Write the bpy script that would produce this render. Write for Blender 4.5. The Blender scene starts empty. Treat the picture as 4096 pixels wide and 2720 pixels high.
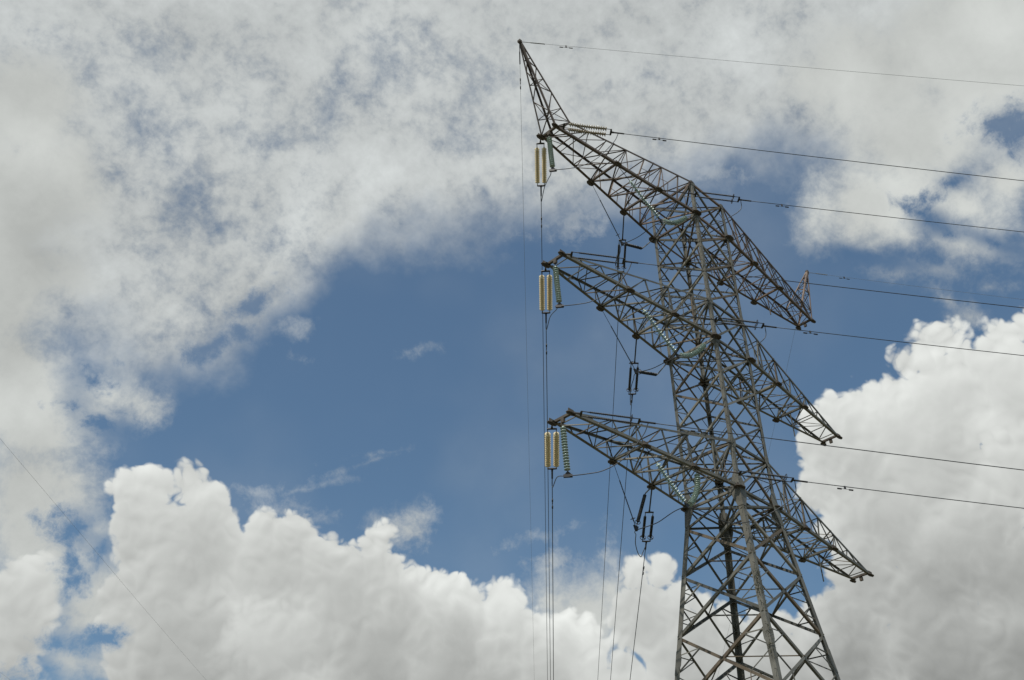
import bpy, bmesh, math, random
from mathutils import Vector, Matrix
random.seed(7)
S = bpy.context.scene
C = S.collection
rad = math.radians

# ---------------------------------------------------------------- camera
cam_d = bpy.data.cameras.new('camera')
cam = bpy.data.objects.new('camera', cam_d)
C.objects.link(cam)
S.camera = cam
cam_d.sensor_fit = 'HORIZONTAL'
cam_d.sensor_width = 36.0
cam_d.lens = 36.0 * 4222.72 / 4096.0
cam_d.clip_start = 0.1
cam_d.clip_end = 20000
cam.location = (-33.629, -21.148, 1.60)
RIGHT = Vector((0.71329365, -0.70076059, -0.01211483))
FWD = Vector((0.57036197, 0.57034392, 0.59109647))
RIGHT.normalize(); FWD.normalize()
UP = RIGHT.cross(FWD).normalized()
cam.matrix_world = Matrix(((RIGHT.x, UP.x, -FWD.x, -33.629), (RIGHT.y, UP.y, -FWD.y, -21.148),
                           (RIGHT.z, UP.z, -FWD.z, 1.60), (0, 0, 0, 1)))

# ---------------------------------------------------------------- view, sun, sky
S.view_settings.view_transform = 'Standard'
S.view_settings.look = 'None'
S.view_settings.exposure = 0.0
S.view_settings.gamma = 1.0
S.render.engine = 'CYCLES'

SUN_AZ, SUN_EL = 245.0, 62.0          # compass azimuth from +y towards +x
sl = bpy.data.lights.new('sun', 'SUN')
sun = bpy.data.objects.new('sun', sl)
C.objects.link(sun)
sl.energy = 3.8
sl.angle = rad(0.6)
sl.color = (1.0, 0.95, 0.86)
sd = Vector((math.sin(rad(SUN_AZ)) * math.cos(rad(SUN_EL)), math.cos(rad(SUN_AZ)) * math.cos(rad(SUN_EL)), math.sin(rad(SUN_EL))))
sun.rotation_euler = sd.to_track_quat('Z', 'Y').to_euler()
sun.location = sd * 90

# Cloud layout, all in compass azimuth / elevation degrees (az, el).
VEIL= [(4.36, 29.27), (9.69, 31.42), (15.06, 33.11), (18.47, 33.22), (21.83, 32.98), (24.77, 33.71), (27.49, 34.79), (29.63, 36.69), (31.41, 38.05), (33.52, 39.77), (35.81, 40.88), (38.21, 41.65), (41.01, 42.05), (44.15, 41.85), (46.7, 42.63), (49.93, 43.19), (53.86, 43.84), (57.39, 43.93), (61.76, 43.66), (64.19, 43.47), (65.61, 43.08), (68.82, 41.93), (72.94, 41.34), (79.84, 40.75), (87.08, 38.48)]
LOBES= [(63.57, 30.5, 0.92, 0.67), (62.92, 29.34, 0.83, 0.585), (64.64, 30.66, 0.88, 0.6900000000000001), (65.97, 30.88, 0.97, 0.67), (67.18, 31.11, 0.99, 0.6900000000000001), (68.23, 31.24, 1.06, 0.7100000000000001), (69.53, 32.22, 0.97, 0.7100000000000001), (70.63, 32.88, 0.92, 0.74), (71.63, 32.71, 0.96, 0.75), (72.39, 31.84, 0.91, 0.7300000000000001), (73.22, 30.96, 0.92, 0.6900000000000001), (75.05, 32.27, 0.85, 0.75), (76.01, 32.16, 1.1, 0.75), (74.33, 29.61, 2.72, 0.67), (71.52, 29.63, 2.79, 0.67), (67.72, 29.08, 2.87, 0.65), (64.1, 28.48, 2.08, 0.525), (63.23, 26.92, 1.34, 0.505), (65.74, 27.19, 2.47, 0.505), (64.41, 25.73, 1.5, 0.495), (69.36, 26.53, 3.0, 0.525), (73.26, 25.93, 2.49, 0.595), (72.91, 28.19, 1.01, 0.7100000000000001), (63.07, 24.6, 0.82, 0.625), (63.47, 23.73, 0.89, 0.645), (66.44, 24.42, 2.82, 0.495), (69.67, 23.01, 3.12, 0.495), (64.43, 21.91, 2.2, 0.39), (62.66, 21.17, 1.18, 0.39), (61.37, 20.46, 1.01, 0.585), (71.62, 20.97, 2.63, 0.355), (67.24, 20.65, 2.73, 0.355), (62.85, 18.92, 2.77, 0.355), (67.37, 17.95, 3.23, 0.355), (70.49, 17.3, 2.56, 0.355), (52.01, 23.34, 1.07, 0.605), (53.25, 23.37, 1.16, 0.645), (54.17, 22.49, 0.93, 0.605), (55.34, 21.57, 1.05, 0.625), (56.87, 20.68, 1.04, 0.645), (58.21, 20.24, 1.02, 0.645), (59.58, 20.12, 1.02, 0.625), (60.8, 19.88, 1.05, 0.585), (52.52, 21.1, 2.32, 0.485), (54.68, 19.24, 2.69, 0.475), (58.2, 18.12, 2.83, 0.485), (23.52, 26.19, 1.57, 0.625), (22.62, 26.61, 0.8, 0.605), (24.4, 27.05, 0.77, 0.645), (26.02, 27.19, 1.24, 0.665), (26.98, 26.64, 1.2, 0.645), (27.83, 25.62, 1.09, 0.625), (28.55, 24.26, 1.3, 0.585), (24.36, 24.55, 2.25, 0.495), (26.66, 23.63, 3.13, 0.485), (30.35, 25.09, 1.06, 0.605), (32.43, 25.14, 1.33, 0.605), (33.88, 24.45, 1.23, 0.625), (35.27, 24.08, 1.16, 0.625), (31.0, 23.15, 2.75, 0.495), (38.86, 22.11, 2.0, 0.56), (36.94, 25.01, 1.04, 0.655), (37.53, 23.73, 1.34, 0.605), (35.22, 22.09, 2.78, 0.515), (25.1, 21.1, 2.42, 0.485), (27.05, 19.19, 3.44, 0.465), (31.0, 19.91, 3.11, 0.455), (39.16, 23.6, 0.9, 0.685), (40.29, 23.4, 0.9, 0.705), (41.55, 22.75, 1.01, 0.705), (42.84, 22.31, 1.01, 0.705), (44.15, 22.31, 1.12, 0.725), (45.13, 22.21, 0.89, 0.705), (45.69, 21.75, 0.76, 0.705), (46.28, 21.08, 0.75, 0.705), (41.83, 21.16, 2.35, 0.625), (44.98, 20.28, 2.12, 0.585), (47.65, 20.61, 1.02, 0.725), (48.89, 20.35, 1.06, 0.745), (49.71, 19.72, 0.88, 0.705), (48.49, 18.47, 2.08, 0.625), (50.86, 18.7, 1.39, 0.56), (45.89, 18.54, 2.09, 0.485), (31.43, 20.11, 1.37, 0.655), (30.54, 19.14, 0.95, 0.6), (32.94, 19.17, 2.27, 0.505), (36.87, 19.55, 3.38, 0.455), (41.4, 18.56, 2.95, 0.43), (19.18, 22.18, 0.88, 0.605), (18.42, 21.69, 1.18, 0.585), (18.61, 20.28, 2.08, 0.525), (19.42, 18.87, 1.4, 0.475), (19.03, 17.33, 1.84, 0.445)]
SOFT= [(37.63, 25.94, 1.05, 0.77, 2.39), (39.2, 26.22, 0.69, 0.95, -13.06), (19.6, 21.66, 2.36, 2.65, 9.03), (17.76, 24.72, 2.35, 2.08, 11.22), (10.82, 43.56, 3.13, 3.11, 24.16), (11.88, 39.4, 3.94, 3.59, 21.55), (14.32, 41.24, 2.21, 2.56, 20.44), (13.95, 36.17, 3.18, 2.56, 18.62), (15.19, 31.36, 2.36, 3.19, 15.65), (17.72, 28.61, 1.79, 1.92, 12.94), (17.45, 25.74, 2.56, 2.71, 11.83), (19.37, 26.09, 1.71, 1.59, 10.99), (18.11, 23.52, 1.75, 1.65, 10.51), (18.17, 23.32, 2.15, 2.27, 10.39), (13.66, 34.31, 2.15, 3.4, 17.99), (16.37, 29.21, 2.17, 2.55, 13.97), (21.68, 20.7, 2.2, 1.64, 7.77), (21.81, 18.46, 1.77, 1.21, 6.84), (20.03, 31.29, 1.99, 1.08, -3.26), (21.8, 31.16, 1.28, 0.76, -9.37), (19.82, 29.91, 1.23, 1.09, 12.27), (70.04, 40.48, 3.08, 2.43, -17.78), (67.23, 41.59, 1.28, 1.56, -16.07), (66.27, 40.41, 0.75, 1.12, -15.05), (73.54, 42.78, 3.91, 2.82, -10.57), (79.54, 46.08, 4.81, 3.49, -27.27), (71.61, 46.72, 4.05, 3.22, -20.92), (73.27, 40.1, 2.66, 1.27, -40.8), (75.68, 38.71, 2.8, 1.04, -47.48), (78.16, 39.52, 1.7, 1.47, -23.51), (71.3, 38.56, 2.28, 0.65, -38.88), (74.07, 37.36, 2.58, 0.6, -32.38), (70.12, 36.78, 1.24, 0.49, -11.28), (72.4, 36.44, 1.41, 0.39, -23.39), (75.03, 34.62, 0.87, 0.47, -19.13), (72.57, 34.79, 1.65, 0.3, -54.32), (73.04, 33.65, 1.19, 0.48, -22.8), (26.95, 20.86, 4.48, 3.13, 5.75), (22.42, 21.21, 1.87, 2.19, -12.45), (21.7, 18.04, 1.63, 0.77, -13.07), (21.64, 24.4, 0.91, 0.38, 9.21), (48.77, 21.28, 2.15, 2.39, -2.2), (47.47, 22.2, 1.14, 1.32, -1.77), (50.22, 22.76, 1.36, 1.33, -2.87), (21.74, 21.33, 1.2, 1.04, 7.99), (24.64, 18.14, 3.48, 1.22, 5.72)]
WISP= [(32.34, 27.77, 2.02, 0.16, 17.28), (36.06, 29.44, 2.53, 0.16, 19.66), (29.88, 27.28, 1.67, 0.53, -3.92), (32.45, 26.94, 1.59, 0.44, -19.95), (31.25, 26.51, 2.48, 0.67, -4.67), (38.65, 25.91, 1.26, 1.02, 1.93), (39.52, 26.5, 0.65, 0.91, -18.11), (45.58, 25.5, 1.62, 0.5, 13.65), (48.16, 25.89, 1.16, 0.36, 27.27), (50.18, 25.46, 0.69, 0.5, 46.01), (47.83, 24.43, 2.06, 0.67, -2.01), (39.33, 35.75, 0.89, 0.21, 14.49), (33.45, 28.17, 1.4, 0.18, 12.72), (34.78, 29.0, 1.37, 0.16, 24.34), (37.34, 30.06, 1.62, 0.19, 13.02), (30.07, 34.99, 0.63, 0.28, -12.59), (49.89, 42.73, 2.77, 1.16, 10.78), (45.1, 41.96, 1.87, 0.51, -0.92), (54.69, 43.07, 1.83, 0.92, 2.51), (30.03, 36.04, 1.36, 0.69, 8.06), (22.93, 30.68, 0.63, 0.67, 10.78), (60.27, 44.01, 2.67, 0.9, -11.6)]
HOLE= [(76.38, 36.68, 0.99, 0.25, -47.57), (69.1, 37.76, 1.67, 0.27, -24.61), (74.92, 40.08, 0.98, 0.3, 11.34), (79.11, 42.03, 1.16, 0.75, -14.41), (80.0, 41.38, 0.84, 0.93, -25.77), (72.86, 39.07, 1.26, 0.38, -50.28), (19.38, 31.84, 0.82, 0.55, 13.27), (18.67, 30.13, 0.36, 0.56, 13.02), (25.39, 34.49, 0.88, 0.5, 31.27), (27.31, 35.69, 0.66, 0.32, 9.66), (27.84, 37.16, 1.35, 0.41, 40.26), (20.34, 24.2, 0.9, 0.63, 9.74), (20.52, 22.0, 0.18, 1.04, 8.77), (20.08, 17.56, 0.86, 0.51, 7.08), (21.28, 18.9, 1.0, 0.32, -2.96), (22.04, 23.7, 0.45, 0.55, 8.76), (23.17, 19.43, 0.79, 0.25, 17.14), (20.95, 21.85, 0.62, 0.39, -21.47), (20.28, 29.55, 1.25, 0.39, -9.18)]
THIN= [(16.58, 46.36, 1.85, 1.27, 20.51), (23.33, 46.74, 1.3, 1.09, 15.27), (27.79, 45.67, 1.33, 0.89, 11.63), (55.85, 49.56, 1.79, 0.88, -9.14), (49.4, 48.26, 1.15, 0.9, -4.13), (30.92, 47.88, 0.66, 2.03, -10.38), (19.6, 44.84, 2.76, 2.61, 17.63), (21.84, 42.59, 2.35, 1.56, -16.25), (23.86, 40.69, 1.96, 1.35, 13.26), (21.18, 37.19, 1.49, 2.0, 14.03), (28.03, 40.42, 2.47, 1.37, 10.31), (34.79, 51.58, 2.02, 1.53, 7.2), (34.73, 49.59, 1.36, 1.33, 7.01), (38.83, 50.95, 1.13, 1.32, 3.96), (24.98, 45.45, 1.53, 1.33, 13.69), (20.01, 33.99, 1.88, 0.88, 13.69), (47.44, 44.46, 2.56, 1.39, -2.56), (43.52, 49.73, 1.37, 1.34, 0.29), (23.01, 35.47, 2.6, 1.34, 12.29), (30.6, 39.36, 1.36, 0.92, 8.37), (9.92, 47.07, 1.74, 1.01, 26.31), (14.23, 46.85, 1.81, 1.25, 22.59), (54.99, 44.89, 2.05, 0.8, -7.94), (41.83, 46.79, 1.62, 1.14, 1.46)]
DARK= [(14.4, 37.65, 1.79, 1.5, 18.92), (16.96, 27.37, 1.57, 1.27, 12.82), (14.62, 32.33, 1.17, 1.28, 16.46)]
BRIGHT= [(66.75, 41.93, 1.07, 1.56, -15.81), (71.46, 38.98, 1.87, 0.65, -39.1), (75.98, 38.17, 1.76, 1.06, -32.03), (19.86, 21.9, 1.18, 0.83, 9.02), (20.15, 31.76, 1.46, 0.65, -3.15), (63.12, 50.56, 1.3, 1.29, -15.03), (81.18, 46.38, 1.68, 1.2, -28.8), (11.54, 42.0, 2.15, 1.67, 22.93), (30.03, 42.53, 0.9, 2.06, -10.99), (34.45, 44.36, 0.92, 1.14, 6.56), (71.48, 41.27, 2.3, 0.85, -39.63), (70.59, 46.53, 1.04, 1.29, -20.04)]
# sky test

EL0, EL1 = 0.0, 70.0

W = bpy.data.worlds.new('World')
S.world = W
W.use_nodes = True
nt = W.node_tree
for n in list(nt.nodes):
    nt.nodes.remove(n)
L = nt.links

def _set(sock, v):
    if isinstance(v, bpy.types.NodeSocket):
        L.new(v, sock)
    elif v is not None:
        sock.default_value = v

def M(op, a, b=None, c=None, clamp=False):
    n = nt.nodes.new('ShaderNodeMath'); n.operation = op; n.use_clamp = clamp
    _set(n.inputs[0], a); _set(n.inputs[1], b); _set(n.inputs[2], c)
    return n.outputs[0]

def VM(op, a, b=None, s=None):
    n = nt.nodes.new('ShaderNodeVectorMath'); n.operation = op
    _set(n.inputs[0], a); _set(n.inputs[1], b)
    if s is not None: _set(n.inputs['Scale'], s)
    return n.outputs['Value'] if op in ('LENGTH', 'DOT_PRODUCT', 'DISTANCE') else n.outputs['Vector']

def NOISE(v, scale, detail=6, rough=0.55, dist=0.0, lac=2.0):
    n = nt.nodes.new('ShaderNodeTexNoise'); n.noise_dimensions = '3D'
    _set(n.inputs['Vector'], v)
    n.inputs['Scale'].default_value = scale; n.inputs['Detail'].default_value = detail
    n.inputs['Roughness'].default_value = rough; n.inputs['Distortion'].default_value = dist
    n.inputs['Lacunarity'].default_value = lac
    return n.outputs[0]

def VORO(v, scale, detail=2, rough=0.5, smooth=0.35):
    n = nt.nodes.new('ShaderNodeTexVoronoi'); n.voronoi_dimensions = '3D'; n.feature = 'SMOOTH_F1'; n.normalize = True
    _set(n.inputs['Vector'], v)
    n.inputs['Scale'].default_value = scale; n.inputs['Detail'].default_value = detail
    n.inputs['Roughness'].default_value = rough; n.inputs['Smoothness'].default_value = smooth
    return n.outputs['Distance']

def RAMP(v, lo, hi, a=0.0, b=1.0, smooth=True):
    n = nt.nodes.new('ShaderNodeMapRange'); n.clamp = True
    n.interpolation_type = 'SMOOTHSTEP' if smooth else 'LINEAR'
    _set(n.inputs[0], v)
    n.inputs[1].default_value = lo; n.inputs[2].default_value = hi
    n.inputs[3].default_value = a; n.inputs[4].default_value = b
    return n.outputs[0]

def CURVE(pts):
    """elevation (radians) of a cloud profile as a function of compass azimuth"""
    a0, a1 = pts[0][0], pts[-1][0]
    n = nt.nodes.new('ShaderNodeFloatCurve')
    _set(n.inputs['Value'], RAMP(azr, rad(a0), rad(a1), smooth=False))
    cm = n.mapping; cv = cm.curves[0]
    cm.clip_min_x = 0; cm.clip_max_x = 1; cm.clip_min_y = 0; cm.clip_max_y = 1
    P = [((a - a0) / (a1 - a0), (e - EL0) / (EL1 - EL0)) for a, e in pts]
    cv.points[0].location = (0, P[0][1]); cv.points[1].location = (1, P[-1][1])
    for p in P[1:-1]:
        cv.points.new(*p)
    for p in cv.points:
        p.handle_type = 'AUTO_CLAMPED'
    cm.update()
    return M('MULTIPLY_ADD', n.outputs[0], rad(EL1 - EL0), rad(EL0))

def BLOBS(V, lst, k=0.02):
    """union of soft ellipses on the sky; >0 inside, in radians from the edge."""
    acc = None
    for az, el, ra, rb, tilt in lst:
        a, e, t = rad(az), rad(el), rad(tilt)
        N = Vector((-math.sin(e) * math.sin(a), -math.sin(e) * math.cos(a), math.cos(e)))
        E = Vector((math.cos(a), -math.sin(a), 0))
        U = E * math.cos(t) + N * math.sin(t); Vv = N * math.cos(t) - E * math.sin(t)
        x = VM('DOT_PRODUCT', V, tuple(U / rad(ra)))
        y = VM('DOT_PRODUCT', V, tuple(Vv / rad(rb)))
        ln = M('SQRT', M('MULTIPLY_ADD', x, x, M('MULTIPLY', y, y)))
        r = rad(math.sqrt(ra * rb))
        f = M('MULTIPLY_ADD', ln, -r, r)
        acc = f if acc is None else M('SMOOTH_MAX', acc, f, k)
    return acc

tc = nt.nodes.new('ShaderNodeTexCoord')
V0 = VM('NORMALIZE', tc.outputs['Generated'])
sep = nt.nodes.new('ShaderNodeSeparateXYZ'); L.new(V0, sep.inputs[0])
azr = M('ARCTAN2', sep.outputs[0], sep.outputs[1])
elr = M('ARCSINE', sep.outputs[2])

# domain warp shared by the cloud shapes
wn = nt.nodes.new('ShaderNodeTexNoise'); wn.noise_dimensions = '3D'
L.new(V0, wn.inputs['Vector']); wn.inputs['Scale'].default_value = 16; wn.inputs['Detail'].default_value = 3
wn.inputs['Roughness'].default_value = 0.6
wv = VM('SUBTRACT', wn.outputs['Color'], (0.5, 0.5, 0.5))
V = VM('ADD', V0, VM('SCALE', wv, s=0.016))

def BILLOW(v, scales, amps):      # rounded puffs with creases between them, 0..1
    acc = None
    for s_, a_ in zip(scales, amps):
        n_ = M('ABSOLUTE', M('MULTIPLY_ADD', NOISE(v, s_, 0), 2.0, -1.0))
        acc = M('MULTIPLY', n_, a_) if acc is None else M('MULTIPLY_ADD', n_, a_, acc)
    return acc

def GREYV(v, tint):               # cloud radiance: display-linear grey level times a tint
    return VM('SCALE', tuple(t / STR for t in tint), s=v)

def BG(col):
    n = nt.nodes.new('ShaderNodeBackground'); n.inputs['Strength'].default_value = STR
    _set(n.inputs['Color'], col)
    return n.outputs[0]

def MIXSH(f, a, b):
    n = nt.nodes.new('ShaderNodeMixShader')
    _set(n.inputs[0], f); L.new(a, n.inputs[1]); L.new(b, n.inputs[2])
    return n.outputs[0]

def C5(x, k):                     # (x - 0.5) * k
    return M('MULTIPLY_ADD', x, k, -0.5 * k)

STR = 0.1
sky = nt.nodes.new('ShaderNodeTexSky')
sky.sky_type = 'NISHITA'; sky.sun_disc = False
sky.sun_elevation = rad(SUN_EL); sky.sun_rotation = rad(SUN_AZ)
sky.altitude = 200; sky.air_density = 1.0; sky.dust_density = 2.5; sky.ozone_density = 1.0

fine = NOISE(V, 34, 6, 0.68)                                 # small mottling
fib = NOISE(V, 9, 6, 0.60)                                    # ragged fibres
big = NOISE(V0, 5.0, 3, 0.55)
dark = RAMP(BLOBS(V, DARK, 0.04), -0.035, 0.06)
brt = RAMP(BLOBS(V, BRIGHT, 0.03), -0.03, 0.035)
hole = RAMP(M('ADD', BLOBS(V, HOLE, 0.012), C5(fine, 0.085)), -0.013, 0.014)
nohole = M('SUBTRACT', 1.0, hole)

# ---- crisp cumulus: rounded heads stacked back to front, top-lit shading painted into each grey level
BS, BA = (15, 34, 70, 140), (0.42, 0.29, 0.18, 0.11)
puff = BILLOW(V, BS, BA)
puff_l = BILLOW(VM('ADD', V, (-0.0035, 0.001, 0.006)), BS[:3], BA[:3])
puff_s = BILLOW(V, BS[:3], BA[:3])
P = M('ADD', M('MULTIPLY_ADD', puff, 0.050, -0.0100), C5(fine, 0.010))
accC, bC = None, 0.56
for az, el, r, base in LOBES:
    a, e, r = rad(az), rad(el), rad(r)
    c = (math.cos(e) * math.sin(a), math.cos(e) * math.cos(a), math.sin(e))
    N = Vector((-math.sin(e) * math.sin(a), -math.sin(e) * math.cos(a), math.cos(e)))
    E = Vector((math.cos(a), -math.sin(a), 0))
    f = M('SUBTRACT', r, VM('DISTANCE', V, c))
    b = M('ADD', VM('DOT_PRODUCT', V, tuple((N * 0.94 - E * 0.34) * (0.088 / r))), base)
    w = M('MULTIPLY_ADD', M('ADD', f, P), 26.0, 0.30, clamp=True)
    bC = M('MULTIPLY_ADD', M('SUBTRACT', b, bC), w, bC)
    accC = f if accC is None else M('MAXIMUM', accC, f)
wC = M('ADD', accC, P)
alphaC = M('MULTIPLY', RAMP(wC, -0.0015, 0.0055), nohole)
edge = RAMP(wC, 0.0, 0.05, 1.0, 0.0)
vC = M('MULTIPLY_ADD', edge, 0.055, bC)
vC = M('ADD', vC, M('MULTIPLY', M('SUBTRACT', puff_s, puff_l), M('MULTIPLY_ADD', edge, 0.36, 0.15)))  # painted relief: puffs brightened on the side towards the light
vC = M('ADD', vC, M('ADD', C5(fib, 0.26), C5(fine, 0.06)))
shC = BG(GREYV(vC, (0.975, 1.0, 0.965)))

# ---- soft cumulus
wS = M('ADD', BLOBS(V, SOFT, 0.03), M('ADD', C5(fib, 0.075), C5(fine, 0.05)))
alphaS = M('MULTIPLY', RAMP(wS, -0.010, 0.034), nohole)
vS = M('ADD', 0.55, M('ADD', C5(fib, 0.30), M('ADD', C5(big, 0.22), C5(fine, 0.12))))
vS = M('SUBTRACT', M('MULTIPLY_ADD', brt, 0.10, vS), M('MULTIPLY', dark, 0.13))
shS = BG(GREYV(vS, (0.965, 1.0, 0.965)))

# ---- high veil and wisps over the blue
FDIR = Vector((0.62, 0.12, 0.77)).normalized()                # direction the high cloud is drawn out in
fA = M('SUBTRACT', elr, CURVE(VEIL))
edgeA = RAMP(M('ADD', fA, C5(fib, 0.15)), -0.035, 0.055)
thin = RAMP(BLOBS(V, THIN, 0.05), -0.04, 0.045)
Vs = VM('ADD', VM('SCALE', V, s=18.0), VM('SCALE', tuple(FDIR), s=M('MULTIPLY', VM('DOT_PRODUCT', V, tuple(FDIR)), -12.5)))
tiny = NOISE(V0, 95, 3, 0.6)
fibre = NOISE(Vs, 1.0, 6, 0.62)                               # wind-drawn streaks
covA = M('ADD', 0.98, M('ADD', C5(fine, 1.35), M('ADD', C5(fibre, 1.35), C5(tiny, 0.55))))
covA = RAMP(M('MULTIPLY_ADD', thin, -0.32, covA), -0.05, 0.98, 0.12, 0.97)
alphaW = M('MULTIPLY', RAMP(M('ADD', BLOBS(V, WISP, 0.01), C5(fine, 0.09)), -0.006, 0.034), 0.50)
alphaA = M('MAXIMUM', M('MAXIMUM', M('MULTIPLY', edgeA, covA), alphaW), RAMP(big, 0.42, 0.75, 0.0, 0.10))
alphaA = M('MULTIPLY', alphaA, M('MULTIPLY_ADD', hole, -0.85, 1.0))
vA = M('ADD', 0.555, M('ADD', C5(fine, 0.22), M('ADD', C5(tiny, 0.12), M('ADD', C5(big, 0.18), C5(fibre, 0.38)))))
vA = M('MULTIPLY_ADD', brt, 0.10, vA)
shA = BG(GREYV(vA, (0.955, 1.0, 0.99)))
blue = VM('MULTIPLY', sky.outputs[0], (0.90, 1.08, 1.08))

out = MIXSH(alphaC, MIXSH(alphaS, MIXSH(alphaA, BG(blue), shA), shS), shC)
wo = nt.nodes.new('ShaderNodeOutputWorld')
L.new(out, wo.inputs['Surface'])
W.cycles.sampling_method = 'MANUAL'
W.cycles.sample_map_resolution = 512

# ================================================================ helpers
def material(name, base, rough=0.6, metal=0.0, var=0.25, scale=3.0, tint2=None, trans=0.0, spec=0.5):
    m = bpy.data.materials.new(name); m.use_nodes = True
    n = m.node_tree.nodes; l = m.node_tree.links
    p = n['Principled BSDF']
    t = n.new('ShaderNodeTexCoord')
    a = n.new('ShaderNodeTexNoise'); a.inputs['Scale'].default_value = scale; a.inputs['Detail'].default_value = 5
    a.inputs['Roughness'].default_value = 0.65
    l.new(t.outputs['Object'], a.inputs['Vector'])
    r = n.new('ShaderNodeValToRGB')
    t2 = tint2 or tuple(c * (1 - var) for c in base)
    r.color_ramp.elements[0].position = 0.35; r.color_ramp.elements[1].position = 0.68
    r.color_ramp.elements[0].color = (*t2, 1); r.color_ramp.elements[1].color = (*base, 1)
    l.new(a.outputs['Fac'], r.inputs['Fac']); l.new(r.outputs['Color'], p.inputs['Base Color'])
    p.inputs['Roughness'].default_value = rough; p.inputs['Metallic'].default_value = metal
    p.inputs['Transmission Weight'].default_value = trans
    p.inputs['Specular IOR Level'].default_value = spec
    return m

STEEL = material('weathered_galvanised_steel', (0.172, 0.166, 0.142), 0.62, 0.15, tint2=(0.098, 0.093, 0.078), scale=1.3)
STEEL_DARK = material('dull_bracing_steel', (0.118, 0.116, 0.100), 0.65, 0.1, tint2=(0.064, 0.062, 0.053), scale=1.6)
RUST = material('rusty_brown_steel', (0.130, 0.102, 0.086), 0.72, 0.1, tint2=(0.070, 0.052, 0.043), scale=1.5)
RUST_LIGHT = material('rusty_light_steel', (0.22, 0.16, 0.12), 0.70, 0.1, tint2=(0.12, 0.08, 0.06), scale=1.5)
PLATE = material('gusset_plate_steel', (0.125, 0.105, 0.085), 0.7, 0.1, tint2=(0.060, 0.045, 0.036), scale=2.5)
STEEL_PALE = material('pale_galvanised_steel', (0.27, 0.25, 0.21), 0.55, 0.2, tint2=(0.17, 0.155, 0.125), scale=1.1)
STEEL_BROWN = material('stained_steel', (0.17, 0.135, 0.095), 0.7, 0.1, tint2=(0.10, 0.075, 0.052), scale=2.2)
FITTING = material('dark_line_fitting', (0.045, 0.045, 0.048), 0.5, 0.5)
CABLE = material('aluminium_conductor', (0.060, 0.065, 0.075), 0.5, 0.6)
EARTHC = material('steel_earth_wire', (0.22, 0.23, 0.24), 0.5, 0.3)
RUBBER = material('dark_composite_insulator', (0.035, 0.037, 0.040), 0.55, 0.0)
GREEN_GLASS = material('green_glass', (0.54, 0.65, 0.61), 0.18, 0.0, tint2=(0.43, 0.55, 0.51), trans=0.25)
BEIGE_GLASS = material('cream_glass', (0.86, 0.79, 0.60), 0.2, 0.0, tint2=(0.80, 0.66, 0.40), trans=0.25)
GREY_GLASS = material('grey_beige_glass', (0.50, 0.45, 0.35), 0.2, 0.0, tint2=(0.34, 0.30, 0.24), trans=0.3)
CONCRETE = material('footing_concrete', (0.36, 0.34, 0.31), 0.9, 0.0, scale=5)
TWIG = material('dry_climbing_weed', (0.10, 0.095, 0.055), 0.9, 0.0)

RV = random.Random(11)
def vary(m):
    """neighbouring bars came from different batches and weathered differently"""
    r = RV.random()
    if m in (STEEL, STEEL_DARK):
        return STEEL_PALE if r < 0.18 else STEEL_BROWN if r < 0.30 else STEEL if r < 0.62 else STEEL_DARK
    if m in (RUST, RUST_LIGHT):
        return RUST_LIGHT if r < 0.3 else STEEL_BROWN if r < 0.38 else RUST
    return m

def link(o, parent=None):
    C.objects.link(o)
    if parent is not None:
        o.parent = parent
    return o

def mesh_obj(name, verts, faces, mat, parent=None, smooth=False):
    me = bpy.data.meshes.new(name)
    me.from_pydata([tuple(v) for v in verts], [], faces)
    me.materials.append(mat)
    if smooth:
        me.polygons.foreach_set('use_smooth', [True] * len(me.polygons))
    me.update()
    return link(bpy.data.objects.new(name, me), parent)

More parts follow.
